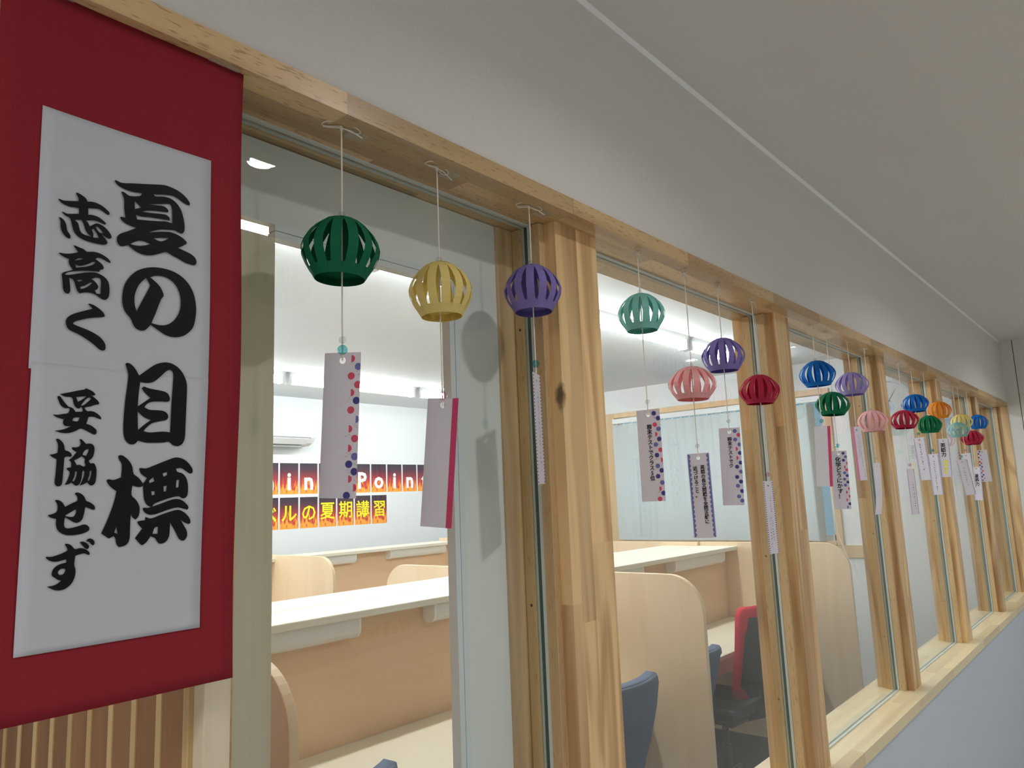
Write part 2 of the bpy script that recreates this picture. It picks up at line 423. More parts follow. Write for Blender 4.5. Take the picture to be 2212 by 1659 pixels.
# ---- header board and sill board, each glued up from staves
def staves(parent, strips, x0, x1, z0, z1, mat, cuts=()):
    for (ya, yb) in strips:
        xs = [x0]
        while xs[-1] < x1 - .25:
            xs.append(min(x1, xs[-1] + random.uniform(.34, .72)))
        if xs[-1] < x1: xs.append(x1)
        for c in cuts:
            xs = sorted([q for q in xs if abs(q - c) > .12 or q in (x0, x1)] + [c])
        for a, b in zip(xs, xs[1:]):
            g = .0007 if any(abs(a - c) < 1e-6 for c in cuts) else 0
            B(a + g, b, ya, yb, z0, z1).build('stave', mat, parent)
hd = sempty('trim_header', 'glued rubberwood header board above the glazing')
staves(hd, ((0, .036), (.036, .078), (.078, .122), (.122, .168)), -.9, XE, ZH0, ZH1, 'rubberwood', cuts=(1.033,))
sb = sempty('trim_sill', 'glued rubberwood sill board under the glazing')
staves(sb, ((0, .038), (.038, .082), (.082, .126), (.126, .165), (.165, .201)), .43, XE, ZS0, ZS1, 'rubberwood_pale')

# ---- posts
POSTS = [(.398, .427), (1.033, 1.163), (2.043, 2.150), (3.055, 3.160), (4.066, 4.168), (5.088, 5.188)]
for i, (a, b) in enumerate(POSTS):
    p = sempty('pillar_%d' % (i + 1), 'glued pine post of the glazed partition')
    if i == 0:
        B(a, b, .043, .128, ZS1, ZH0).build('board', 'jamb_wood', p, bevel=.001)
        B(a, b, .043, .128, ZF, ZS1).build('board', 'jamb_wood', p, bevel=.001)
        continue
    w = b - a; cuts = [a, a + w * .20, a + w * .50, b]
    for c0, c1 in zip(cuts, cuts[1:]):
        zc = random.uniform(-.45, .2)
        B(c0, c1, .043, .165, ZS1, zc).build('lamella', 'pine', p)
        B(c0, c1, .043, .165, zc, ZH0).build('lamella', 'pine', p)
pe = sempty('pillar_7', 'pine end post against the end wall')
B(XE - .004, XE + .03, .004, .045, ZS1, ZH0).build('board', 'pine_side', pe)
B(XE - .004, XE + .03, .045, .168, ZS1, ZH0).build('board', 'pine_side', pe)

# ---- glazing
bays = [(POSTS[i][1], POSTS[i + 1][0]) for i in range(5)] + [(POSTS[5][1], XE - .002)]
for i, (a, b) in enumerate(bays):
    w = sempty('window_%d' % (i + 1), 'clear fixed pane between wooden posts')
    B(a + .008, b - .013, .096, .102, ZS1 + .001, ZH0 - .001).build('pane', 'pane_glass', w)
    B(b - .0136, b - .0128, .0958, .1022, ZS1 + .001, ZH0 - .001).build('pane_edge', 'glass_edge', w)
    for (x0, x1) in ((a, a + .015), (b - .016, b)):
        B(x0, x1, .066, .087, ZS1, ZH0 - .001).build('bead', 'bead_wood', w, bevel=.001)
        B(x0, x1, .108, .130, ZS1, ZH0 - .001).build('bead', 'bead_wood', w, bevel=.001)
    for yy in ((.0885, .0955), (.1025, .1075)):
        B(b - .0135, b - .003, yy[0], yy[1], ZS1, ZH0).build('seal', 'seal', w)
        B(a + .003, a + .0135, yy[0], yy[1], ZS1, ZH0).build('seal', 'seal', w)
        B(a + .012, b - .012, yy[0], yy[1], ZH0 - .0025, ZH0).build('seal', 'seal', w)
        B(a + .012, b - .012, yy[0], yy[1], ZS1, ZS1 + .0025).build('seal', 'seal', w)
    for zz in (.30, -.18, -.55):
        MB().lathe([(.0001, 0), (.0028, 0), (.0026, -.0006)], 10, (b - .0158, .119, zz), 'X').build('screw', 'screw', w)

# ---- white panel with an opening behind the first pane
wp = sempty('wall_inner', 'white panel with an aluminium edged opening behind the first pane')
B(.43, 1.033, .135, .150, .376, ZH0 - .001).build('panel', 'white_board', wp)
B(.8775, .976, .135, .150, ZF, .376).build('panel', 'white_board', wp)
B(.53, .8775, .134, .150, .3675, .376).build('edge_strip', 'aluminium', wp)
B(.53, .866, .134, .152, .357, .3665).build('edge_strip', 'aluminium', wp)
B(.53, .8775, .137, .149, .3664, .3676).build('edge_groove', 'aluminium_dark', wp)
B(.866, .8775, .134, .150, ZF, .3675).build('edge_strip', 'aluminium', wp)
B(.854, .8648, .134, .152, ZF, .3575).build('edge_strip', 'aluminium', wp)
B(.8645, .8663, .137, .149, ZF, .366).build('edge_groove', 'aluminium_dark', wp)
B(.974, 1.0325, .131, .150, ZF, ZH0 - .001).build('cover_strip', 'pine_side', wp)
ij = sempty('pillar_8', 'pale wood jamb seen through the first pane')
B(.43, .530, .133, .20, ZF, .357).build('board', 'jamb_wood', ij, bevel=.001)

# ---- window with blind in the right room wall
wn = sempty('window_7', 'wood framed study room window behind vertical blinds')
B(XW - .02, XW + .1, WY1 - .10, WY1, WZ0, WZ1).build('frame_side', 'frame_pine', wn, bevel=.002)
B(XW - .02, XW + .1, WY0, WY0 + .05, WZ0, WZ1).build('frame_side', 'frame_pine', wn, bevel=.002)
B(XW - .02, XW + .1, WY0 + .05, WY1 - .10, WZ1 - .045, WZ1).build('frame_top', 'frame_pine', wn, bevel=.002)
B(XW - .03, XW + .1, WY0 + .05, WY1 - .10, WZ0, WZ0 + .03).build('frame_sill', 'frame_pine', wn, bevel=.002)
for (ya, yb_) in ((WY0 + .05, 2.13), (2.13, WY1 - .10)):
    for q in ((ya, ya + .035, WZ0 + .03, WZ1 - .045), (yb_ - .035, yb_, WZ0 + .03, WZ1 - .045), (ya, yb_, WZ0 + .03, WZ0 + .07), (ya, yb_, WZ1 - .085, WZ1 - .045)):
        B(XW + .06, XW + .09, *q).build('sash', 'aluminium', wn)
    B(XW + .073, XW + .078, ya + .03, yb_ - .03, WZ0 + .06, WZ1 - .08).build('pane', 'pane_glass', wn)
struct(B(7.6, 7.7, -1.0, 7.0, ZF, 3.0).build('wall_outside', 'outside_wall'))
# wood rail below the window between window and desks
struct(B(XW - .015, XW, .9, WY1 + .6, WZ0 - .09, WZ0).build('trim_window_rail', 'frame_pine'))
for x, nm in ((.03, 'baseboard_study_room'),):
    struct(B(.53, XW, YB - .012, YB, ZF, ZF + .06).build(nm, 'room_white'))

# ================================================================== LAMPS
def downlight(x, y, zc, label, power, colour, group):
    t = thing('downlight', label, 'ceiling light', (x, y, zc), 0, group)
    MB().lathe([(.030, -.001), (.052, -.001), (.052, -.004), (.046, -.006), (.031, -.004), (.030, -.001)], 28).build('rim', 'fixture_white', t, smooth=True)
    MB().lathe([(.0001, -.0014), (.0305, -.0014), (.0305, -.0004), (.0001, -.0004)], 28).build('lens', 'downlight_glow', t)
    l = area_light('downlight_lamp', (0, 0, -.007), .075, 0, power, colour, 'DISK', 2.6); l.parent = t
    return t
WARM = (1.0, .965, .93)
for x, lb in ((-1.0, 'round ceiling downlight over the entrance recess'), (1.04, 'round ceiling downlight before the first wide post'), (3.05, 'round ceiling downlight before the third post'),
              (5.0, 'round ceiling downlight nearest the end wall')):
    downlight(x, -.82, ZC, lb, DOWNLIGHT_W, WARM, 'lobby downlights')
for x, lb in ((2.3, 'added ceiling downlight brightening the opposite lobby wall above the red words'), (4.9, 'round ceiling downlight by the opposite lobby wall, near the end')):  # the one above the red words is added to brighten that wall
    downlight(x, -1.55, ZC, lb, DOWNLIGHT_W * .8, WARM, 'lobby downlights')
downlight(5.10, 1.84, ZR, 'small round downlight in the study room ceiling', 2.0, (1, .98, .95), None)

for x, lb in ((-2.25, 'added unseen fill panel nearest the entrance recess'), (-3.6, 'added unseen fill panel in the middle of the lobby'), (-5.0, 'added unseen fill panel at the far lobby end')):  # invented panels, out of view on the left, added for even ambient fill
    t = thing('added_fill_panel', lb, 'ceiling light', (x, -1.0, ZC), 0, 'added lobby fill panels')
    B(-.32, .32, -.32, .32, -.012, 0).build('frame', 'fixture_white', t, bevel=.003)
    B(-.29, .29, -.29, .29, -.014, -.011).build('diffuser', 'added_fill_glow', t)
    l = area_light('added_fill_lamp', (0, 0, -.018), .56, .56, LOBBY_FILL_W, (1.0, .98, .965)); l.parent = t

def tube_light(x0, x1, y, label):
    t = thing('tube_light', label, 'ceiling light', ((x0 + x1) / 2, y, ZR), 0, 'study room tube lights')
    h = (x1 - x0) / 2
    MB().prism([(-.045, 0), (.045, 0), (.030, -.026), (-.030, -.026)], 'X', -h, h).build('housing', 'fixture_white', t)
    pts = [(.028 * math.cos(a), -.055 - .028 * math.sin(a)) for a in [2 * PI * k / 14 for k in range(14)]]
    MB().prism(pts, 'X', -h + .02, h - .02).build('diffuser', 'tube_glow', t)
    MB().prism([(-.030, -.024), (.030, -.024), (.030, -.086), (-.030, -.086)], 'X', -h, -h + .02).build('end_cap', 'fixture_white', t)
    MB().prism([(-.030, -.024), (.030, -.024), (.030, -.086), (-.030, -.086)], 'X', h - .02, h).build('end_cap', 'fixture_white', t)
    l = area_light('tube_lamp', (0, 0, -.088), 2 * h - .1, .06, TUBE_W, (.96, .985, 1.0)); l.parent = t
for y, where in ((1.47, 'row near the glazing'), (4.03, 'row near the back wall')):
    for k, (a, b, pos) in enumerate(((.55, 1.75, 'first'), (1.79, 3.02, 'second'), (3.06, 4.29, 'third'), (4.33, 5.56, 'fourth'))):
        tube_light(a, b, y, '%s white tube light in the ceiling %s' % (pos, where))

# ================================================================== BANNER
def bw(x, z):
    """gentle waves of the hanging cloth"""
    return .0115 + .0035 * math.sin((z + .02) * 13.5 + 2.2) * (.3 + .7 * (x - .187) / .226) + .0012 * math.sin(x * 22 + z * 5)
bn = thing('hanging_banner', 'red cloth banner with a white calligraphy sheet hanging from the header', 'banner', (0, 0, 0))
def cloth(name, x0, x1, z0, z1, dy, mat, thick, parent, nx=14, nz=44, edge=None):
    mb = MB(); n = nx + 1
    vs = []
    for side in (0, 1):
        for j in range(nz + 1):
            z = z0 + (z1 - z0) * j / nz
            for i in range(n):
                x = x0 + (x1 - x0) * i / nx
                xx = x + (edge(z) * ((i / nx) if True else 0) if edge else 0)
                vs.append((xx, bw(x, z) + dy + side * thick, z))
    fs = []; off = n * (nz + 1)
    for j in range(nz):
        for i in range(nx):
            a = j * n + i; fs.append((a, a + 1, a + n + 1, a + n)); fs.append((a + off, a + off + n, a + off + n + 1, a + off + 1))
    for i in range(nx):
        fs.append((i, i + off, i + 1 + off, i + 1)); a = nz * n + i; fs.append((a, a + 1, a + 1 + off, a + off))
    for j in range(nz):
        a = j * n; fs.append((a, a + n, a + n + off, a + off)); a = j * n + nx; fs.append((a, a + off, a + n + off, a + n))
    mb.add(vs, fs)
    return mb.build(name, mat, parent, smooth=True)
cloth('cloth', .177, .412, -.1665, ZH0, 0, 'banner_red', .0012, bn)
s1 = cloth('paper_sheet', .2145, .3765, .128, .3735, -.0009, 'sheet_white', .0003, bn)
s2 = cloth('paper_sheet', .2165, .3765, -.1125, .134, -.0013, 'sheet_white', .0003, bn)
GLYPHS = """789 3204 804 3211 853 3200 952 3225 1105 3263 1268 3303 1334 3300 1406 3285 1474 3250 1520 3206 1535 3175 1527 3154 1499 3156 1459 3171 1375 3209 1304 3206 1163 3172 1180 3157 1267 3178 1337 3176 1393 3146 1439 3090 1463 3028 1479 2952 1484 2891 1474 2848 1452 2826 1424 2830 1380 2844 1321 2836 1241 2818 1173 2788 1122 2756 1174 2775 1252 2798 1332 2815 1397 2809 1464 2783 1498 2757 1507 2743 1499 2724 1418 2665 1479 2651 1546 2632 1589 2606 1607 2579 1611 2556 1603 2528 1585 2516 1550 2516 1491 2524 1415 2554 1366 2569 1306 2594 1285 2590 1233 2563 1161 2530 1105 2517 1054 2519 1003 2534 957 2561 931 2581 907 2568 868 2553 843 2566 828 2599 831 2642 859 2678 921 2718 1009 2778 949 2782 893 2797 863 2821 850 2845 867 2852 901 2851 892 2899 885 2962 882 3043 854 3108 877 3112 935 3088 1028 3114 1040 3125 1055 3146 1042 3150 996 3141 946 3138 895 3142 845 3154 810 3173|982 3050 1047 2998 987 2967|1117 3054 1328 3116 1343 3092 1352 3043 1356 2914 1291 2917 1222 2902 1118 2882 1011 2865 997 2909 1050 2905 1117 2917 1221 2929 1331 2939 1328 2963 1305 2985 1267 2989 1167 2972 1043 2956 1115 2985 1193 3002 1310 3020 1317 3039 1297 3062 1259 3074 1191 3063|951 2594 994 2629 1044 2653 1100 2652 1144 2641 1086 2614 1016 2595|1171 2710 1249 2733 1329 2750 1245 2694
1173 2407 1087 2378 1009 2328 944 2247 906 2162 893 2071 895 2000 912 1932 942 1888 977 1850 1003 1793 1035 1760 1083 1750 1124 1767 1165 1821 1232 1781 1298 1745 1360 1729 1416 1731 1484 1752 1540 1794 1585 1853 1606 1933 1615 2040 1607 2127 1581 2223 1538 2297 1478 2356 1408 2394 1333 2413 1250 2416|1109 2285 1147 2217 1142 2191 1107 2111 1029 1934 1011 1993 1006 2070 1019 2139 1050 2212|1147 2300 1197 2324 1252 2333 1319 2323 1377 2289 1424 2228 1449 2151 1454 2071 1442 1993 1405 1918 1356 1864 1296 1835 1241 1830 1173 1839 1210 1943 1260 2094 1283 2132 1274 2171 1245 2222 1199 2265
944 1407 960 1419 991 1413 1032 1376 1075 1309 1136 1360 1210 1422 1269 1452 1329 1465 1390 1457 1453 1421 1504 1361 1538 1283 1545 1197 1545 1035 1545 851 1544 728 1524 673 1487 647 1451 646 1420 658 1386 684 1335 676 1235 670 1160 670 1091 686 1070 659 1036 648 997 662 968 702 954 764 951 879 957 1054 967 1171 975 1290 969 1336|1088 1247 1152 1243 1216 1262 1279 1320 1337 1381 1367 1395 1389 1383 1402 1351 1402 1270 1398 1147 1395 995 1395 777 1338 782 1273 777 1203 768 1139 778 1167 815 1217 858 1287 880 1346 895 1367 914 1369 939 1350 968 1314 984 1254 986 1184 987 1137 1008 1159 1039 1199 1063 1281 1073 1359 1076 1377 1091 1376 1121 1350 1162 1296 1179 1218 1187 1165 1195 1124 1208 1105 1189 1126 1155 1189 1101 1135 1058 1075 1012 1078 1122|1076 963 1134 913 1202 887 1154 849 1088 788
919 536 941 547 975 534 1023 490 1051 442 1068 373 1111 340 1147 298 1161 277 1155 259 1123 250 1061 264 1057 177 1100 131 1132 77 1139 23 1129 -24 1104 -52 1077 -31 1058 0 1057 -109 1058 -214 1045 -260 1012 -286 962 -293 941 -264 928 -212 913 -191 872 -211 804 -161 842 -69 881 44 906 136 919 215 873 248 841 283 826 312 842 325 887 317 954 341 955 462 931 500|932 -105 947 -175 918 -159
1116 424 1131 429 1179 425 1268 459 1391 510 1459 533 1517 527 1570 499 1617 452 1640 408 1635 383 1612 376 1579 395 1520 430 1469 425 1483 395 1534 379 1574 338 1595 275 1600 206 1592 156 1567 135 1541 137 1509 155 1433 144 1341 116 1280 93 1263 79 1257 66 1239 63 1202 84 1177 129 1166 195 1161 280 1174 301 1193 334 1151 361 1127 388|1216 309 1254 340 1264 303 1217 285|1340 379 1382 392 1386 364 1352 345|1479 313 1507 315 1503 242 1477 240|1355 254 1387 260 1381 205 1360 204|1239 209 1271 209 1275 178 1246 170
1167 52 1180 57 1209 53 1257 65 1341 91 1434 123 1490 130 1542 117 1588 81 1613 46 1602 21 1557 35 1499 48 1405 28 1314 -2 1260 -13 1211 -4 1175 25
1194 -30 1246 -47 1345 -15 1437 12 1500 25 1551 11 1610 -38 1637 -83 1638 -108 1619 -118 1586 -105 1541 -79 1581 -142 1608 -193 1606 -243 1578 -275 1546 -269 1520 -243 1487 -180 1434 -95 1434 -189 1426 -237 1396 -278 1341 -289 1316 -266 1291 -232 1251 -214 1220 -260 1191 -284 1168 -289 1107 -223 1135 -184 1169 -137 1135 -101 1120 -71 1143 -65 1195 -60|1282 -145 1300 -130 1319 -130 1317 -194 1270 -192
304 2868 314 2873 346 2868 395 2877 477 2899 475 2929 450 2971 466 2978 490 2972 525 2955 542 2941 555 2917 594 2927 639 2926 685 2912 724 2888 753 2861 749 2838 733 2838 665 2871 631 2869 563 2854 565 2790 606 2797 651 2792 694 2772 723 2747 720 2731 695 2736 646 2748 602 2744 545 2727 566 2709 581 2679 604 2698 637 2724 671 2724 714 2706 750 2673 777 2632 771 2608 750 2601 689 2626 726 2589 743 2558 731 2538 693 2527 628 2525 543 2532 492 2550 454 2582 436 2626 424 2672 406 2714 369 2728 340 2751 348 2758 388 2750 485 2777 483 2828 473 2831 410 2823 358 2830 325 2847|450 2703 462 2712 508 2723 530 2681 545 2635 567 2603 598 2583 554 2584 513 2597 495 2630 483 2676 469 2695|602 2650 614 2666 644 2626 665 2585 614 2578 616 2615|632 2684 641 2695 663 2685 701 2646 671 2641
317 2697 338 2696 365 2675 381 2642 392 2588 416 2554 422 2529 412 2513 388 2521 358 2550 340 2590 333 2637 332 2666
330 2358 338 2363 380 2364 434 2378 492 2403 448 2458 461 2462 497 2453 537 2445 564 2427 615 2438 666 2439 712 2425 754 2402 778 2373 772 2362 749 2368 692 2390 661 2389 641 2373 676 2354 705 2330 718 2302 707 2284 685 2276 679 2256 623 2250 556 2239 490 2223 413 2194 390 2173 392 2167 427 2173 491 2198 557 2222 613 2236 657 2240 702 2228 741 2204 764 2170 774 2119 775 2062 766 2019 743 1996 715 1995 691 2007 653 2028 615 2038 565 2034 516 2016 495 2039 480 2081 469 2115 455 2137 425 2145 435 2072 438 2018 426 1995 403 1996 383 2018 375 2060 370 2114 363 2167 378 2187 413 2205 453 2225 430 2255 417 2282 415 2307 420 2321 381 2329 348 2344|465 2318 485 2338 511 2351 541 2352 502 2332|471 2282 498 2275 534 2285 580 2310 629 2343 645 2336 610 2305 554 2278 479 2253|488 2134 510 2144 542 2149 511 2126|522 2074 530 2083 562 2100 607 2139 621 2133 589 2098 550 2068 524 2060|614 2173 642 2190 676 2196 690 2190 697 2161 698 2044 662 2041 647 2070 667 2083 675 2108 665 2132 640 2157
593 1929 606 1934 643 1927 688 1903 727 1872 742 1844 736 1830 675 1815 602 1796 527 1765 486 1744 474 1728 480 1720 530 1704 597 1685 665 1658 717 1625 750 1584 761 1549 756 1520 736 1509 708 1516 652 1560 584 1602 517 1636 448 1661 428 1681 415 1719 418 1755 439 1788 476 1816 540 1848 635 1891
398 1073 456 1090 543 1117 603 1135 606 1144 621 1141 659 1125 684 1107 691 1094 683 1085 657 1083 689 1062 718 1036 728 1019 723 1006 698 1001 656 983 610 970 608 961 630 938 657 940 691 934 723 915 746 893 754 877 747 868 725 876 693 887 669 889 644 885 627 822 663 811 694 791 717 766 718 739 703 727 682 734 635 757 584 777 545 755 501 737 458 730 414 735 373 749 407 754 442 763 476 779 503 795 455 794 439 811 435 834 442 853 414 858 379 869 352 887 358 890 389 889 435 900 470 908 481 927 483 946 474 956 456 951 433 956 408 977 392 1012 379 1046 386 1055 402 1053 417 1033 436 1008 473 967 497 962 515 949 533 924 588 930 592 940 586 968 573 970 566 957 548 956 526 972 513 1001 506 1030 496 1049 481 1054 443 1054 422 1061|531 1058 618 1073 586 1042 548 1015|575 984 593 1016 616 1045 637 1061 651 1059 657 1048 635 1026 603 994 580 982|511 844 519 867 539 875 569 875 564 854 553 840 526 840
386 673 397 680 416 674 442 649 457 618 465 581 492 571 515 554 524 534 510 523 485 526 463 517 462 444 460 359 458 301 450 274 429 264 407 273 397 295 400 359 402 443 402 499 374 514 355 527 345 539 373 543 406 556 407 620 398 651
578 679 592 682 612 665 636 639 662 645 689 639 706 615 709 580 703 537 688 509 667 491 669 480 685 467 709 469 725 446 735 411 736 340 730 295 714 274 692 269 675 282 661 299 636 282 601 270 618 310 630 348 634 393 624 403 617 389 615 348 606 303 591 276 569 269 553 278 533 298 509 282 478 277 498 318 511 365 512 389 494 406 484 418 496 427 521 429 522 461 512 485 499 494 529 520 561 566 533 582 516 603 532 608 554 607 579 617 588 633 589 650|610 542 620 571 635 588 655 595 660 589 653 561 641 534|543 491 577 510 604 530 619 518 633 501 630 480 641 449 629 438 613 443 593 453 567 451 557 469|539 310 553 351 557 393 570 395 570 365 563 331 552 305|665 316 678 362 679 396 691 404 693 376 685 334 675 309
407 144 419 148 442 143 466 126 481 106 492 86 519 101 559 122 588 137 589 159 581 179 564 196 573 207 596 207 624 192 646 168 662 135 693 120 724 98 740 72 738 53 720 53 689 67 658 81 649 18 639 -23 622 -46 599 -56 573 -52 546 -36 496 -4 491 -48 494 -82 508 -98 540 -100 598 -89 636 -77 662 -75 687 -86 701 -109 697 -128 668 -145 615 -158 557 -162 508 -156 467 -136 440 -107 428 -69 425 -15 393 -6 370 6 359 20 380 24 402 31 427 47 432 82 426 114|497 13 534 35 575 60 583 52 578 20 564 -1 541 -3 503 5
360 -338 367 -332 403 -335 445 -326 493 -310 531 -291 525 -269 505 -236 517 -232 545 -239 568 -259 591 -284 629 -278 661 -284 694 -302 712 -323 714 -339 705 -343 669 -327 631 -331 597 -341 592 -381 592 -424 602 -452 604 -495 596 -534 579 -572 550 -602 508 -622 465 -622 431 -611 381 -580 421 -580 457 -569 493 -542 470 -536 442 -515 418 -493 417 -467 426 -439 455 -412 491 -399 525 -393 526 -365 496 -371 453 -379 417 -376 383 -360|463 -475 472 -453 493 -442 515 -444 521 -459 513 -480 498 -493 477 -493
626 -227 645 -222 668 -229 691 -244 705 -265 702 -285 690 -291 670 -280
677 -221 696 -202 715 -200 735 -211 751 -234 748 -255 737 -262 720 -249 700 -227""".strip().split('\n')
def smooth_loop(p):
    """round the traced outline but keep its sharp corners"""
    n = len(p); out = []
    def corner(i):
        a = (p[i] - p[i - 1]); b = (p[(i + 1) % n] - p[i])
        return a.length < 1e-9 or b.length < 1e-9 or a.angle(b) > 1.05
    cs = [corner(i) for i in range(n)]
    for i in range(n):
        p0, p1, p2, p3 = p[i - 1], p[i], p[(i + 1) % n], p[(i + 2) % n]
        d = (p2 - p1).length
        def tan(q0, q1, q2, c):
            if c: return p2 - p1
            return (q2 - q0).normalized() * d if (q2 - q0).length > 1e-9 else p2 - p1
        t1 = tan(p0, p1, p2, cs[i]); t2 = tan(p1, p2, p3, cs[(i + 1) % n])
        for k in range(3):
            t = k / 3; a = 2 * t**3 - 3 * t**2 + 1; b = t**3 - 2 * t**2 + t; c = -2 * t**3 + 3 * t**2; e = t**3 - t**2
            out.append(p1 * a + t1 * b + p2 * c + t2 * e)
    return out
def glyph(k, line):
    c = bpy.data.curves.new('lettering', 'CURVE'); c.dimensions = '2D'; c.fill_mode = 'BOTH'
    for lp in line.split('|'):
        v = [int(q) for q in lp.split()]
        pts = smooth_loop([Vector((a * 1e-4 + .2, b * 1e-4)) for a, b in zip(v[::2], v[1::2])])
        s = c.splines.new('POLY'); s.points.add(len(pts) - 1); s.use_cyclic_u = True
        for q, w in zip(s.points, pts): q.co = (w.x, w.y, 0, 1)
    o = bpy.data.objects.new('lettering', c); COL.objects.link(o)
    me = bpy.data.meshes.new_from_object(o.evaluated_get(bpy.context.evaluated_depsgraph_get()))
    bpy.data.objects.remove(o); bpy.data.curves.remove(c)
    for v in me.vertices:
        x, z = v.co.x, v.co.y
        v.co = (x, bw(x, z) - .0021, z)
    me.materials.clear(); me.materials.append(M('ink')); me.name = 'lettering'
    zc = sum(v.co.z for v in me.vertices) / max(1, len(me.vertices))
    link('lettering', me, s1 if zc > .13 else s2)
for k, g_ in enumerate(GLYPHS): glyph(k, g_)
B(.20, .235, .004, .022, ZH0 - .0012, ZH0 - .0004).build('tape', 'clear_tape', bn)
B(.37, .405, .004, .022, ZH0 - .0012, ZH0 - .0004).build('tape', 'clear_tape', bn)

# ================================================================== PAPER WIND CHIMES
PROF = [(.003, 0), (.012, -.0012), (.023, -.006), (.033, -.0135), (.0415, -.0225), (.0472, -.032), (.050, -.0405), (.0487, -.050), (.0445, -.059), (.0385, -.068), (.0315, -.077)]
NS = 14
def strip_mesh(name, hw, flat):
    mb = MB(); vs = []; fs = []; prof = PROF
    for dr in (0, -.0005):
        for k, (r, z) in enumerate(prof):
            w = hw * (.55 + .45 * min(1, r / .02))
            for s in (-1, 1): vs.append((r + dr, s * w, z))
    n = len(prof) * 2
    for k in range(len(prof) - 1):
        a = 2 * k
        fs += [(a, a + 1, a + 3, a + 2), (a + n, a + n + 2, a + n + 3, a + n + 1), (a, a + 2, a + n + 2, a + n), (a + 1, a + n + 1, a + n + 3, a + 3)]
    mb.add(vs, fs)
    return mb.mesh(name, 'lantern_green')
STRIP = strip_mesh('strip', .0064, 0)
RING = MB().lathe([(.0392, -.0665), (.0322, -.0780), (.0317, -.0780), (.0387, -.0665), (.0392, -.0665)], 40).mesh('bottom_ring', 'lantern_green')
def ico(r, sub=2):
    bm = bmesh.new(); bmesh.ops.create_icosphere(bm, subdivisions=sub, radius=r)
    me = bpy.data.meshes.new('bead'); bm.to_mesh(me); bm.free(); me.materials.append(M('bead_clear')); return me
BEAD_S, BEAD_L = ico(.0048), ico(.0066)
def bow_mesh():
    mb = MB()
    for s in (-1, 1):
        loop = [(s * .020 * math.sin(t) * 1.0, .004 * math.sin(2 * t), .0015 + .004 * (1 - math.cos(t)) * .3 - .006 * math.sin(t) ** 2 * .5) for t in [PI * k / 10 for k in range(11)]]
        loop = [(p[0], p[1] + s * .0015, p[2] - .0015) for p in loop]
        mb.tube(loop, .0006, 5)
        mb.tube([(0, 0, -.001), (s * .009, -.003, -.004), (s * .020, -.005, -.0065 - (s > 0) * .004)], .0006, 5)
    mb.lathe([(.0001, .001), (.0016, 0), (.0019, -.002), (.0013, -.004), (.0001, -.0045)], 8)
    return mb.mesh('bow', 'cord_white')
BOW = bow_mesh(); BOW.transform(Matrix.Scale(1.3, 4))
TW, TH = .048, .179      # paper tag
def tag_mesh(curl):
    mb = MB(); nz = 10; vs = []
    def yc(z): return curl * (max(0, -.010 - z) / TH) ** 2
    for side in (0, 1):
        for j in range(nz + 1):
            z = -.010 - (TH - .020) * j / nz
            for x in (-TW / 2, TW / 2): vs.append((x, side * .0004 + yc(z), z))
    fs = []; o = 2 * (nz + 1)
    for j in range(nz):
        a = 2 * j; fs += [(a, a + 2, a + 3, a + 1), (a + o, a + o + 1, a + o + 3, a + o + 2), (a, a + o, a + o + 2, a + 2), (a + 1, a + 3, a + o + 3, a + o + 1)]
    fs += [(2 * nz, 2 * nz + o, 2 * nz + 1 + o, 2 * nz + 1)]
    mb.add(vs, fs)
    n = 20; ring = []                       # the top end carries the punched hole
    for k in range(n):
        a = 2 * PI * (k + .5) / n; c, s_ = math.cos(a), math.sin(a)
        t = min(TW / 2 / max(1e-6, abs(c)), .010 / max(1e-6, abs(s_)))
        ring.append(((c * .0042, s_ * .0042), (c * t, s_ * t)))
    corners = {}
    for sx in (-1, 1):
        for sz in (-1, 1):
            a = math.atan2(sz * .010, sx * TW / 2) % (2 * PI)
            k = min(range(n), key=lambda q: abs((2 * PI * (q + .5) / n - a + PI) % (2 * PI) - PI))
            ring[k] = (ring[k][0], (sx * TW / 2, sz * .010))
    vs = [(p[i][0], y_, p[i][1]) for y_ in (0, .0004) for i in (0, 1) for p in ring]; fs = []
    for k in range(n):
        q = (k + 1) % n
        fs += [(k, q, n + q, n + k), (2 * n + k, 3 * n + k, 3 * n + q, 2 * n + q), (k, 2 * n + k, 2 * n + q, q), (n + k, n + q, 3 * n + q, 3 * n + k)]
    return mb.add(vs, fs)
def disc(mb, x, z, r, cut=None, n=14, dy=-.0003, curl=0):
    """flat printed dot; cut trims it to one side ('L' keeps the left half ...)"""
    pts = []
    for k in range(n):
        a = 2 * PI * k / n; px = x + r * math.cos(a); pz = z + r * math.sin(a)
        if cut == 'R': px = max(px, x)
        if cut == 'L': px = min(px, x)
        px = max(-TW / 2, min(TW / 2, px)); pz = max(.010 - TH, min(.010, pz)); pts.append((px, pz))
    c = lambda pz: curl * (max(0, -.010 - pz) / TH) ** 2
    vs = [(p, dy + c(q), q) for p, q in pts] + [(p, dy + .0002 + c(q), q) for p, q in pts]
    mb.add(vs, [tuple(range(n - 1, -1, -1)), tuple(range(n, 2 * n))] + [(k, (k + 1) % n, (k + 1) % n + n, k + n) for k in range(n)])
PRINT_MATS = ['dot_navy', 'dot_blue', 'dot_red', 'edge_magenta', 'edge_pink', 'print_grey', 'hole_white', 'marker_yellow', 'pen_ink']
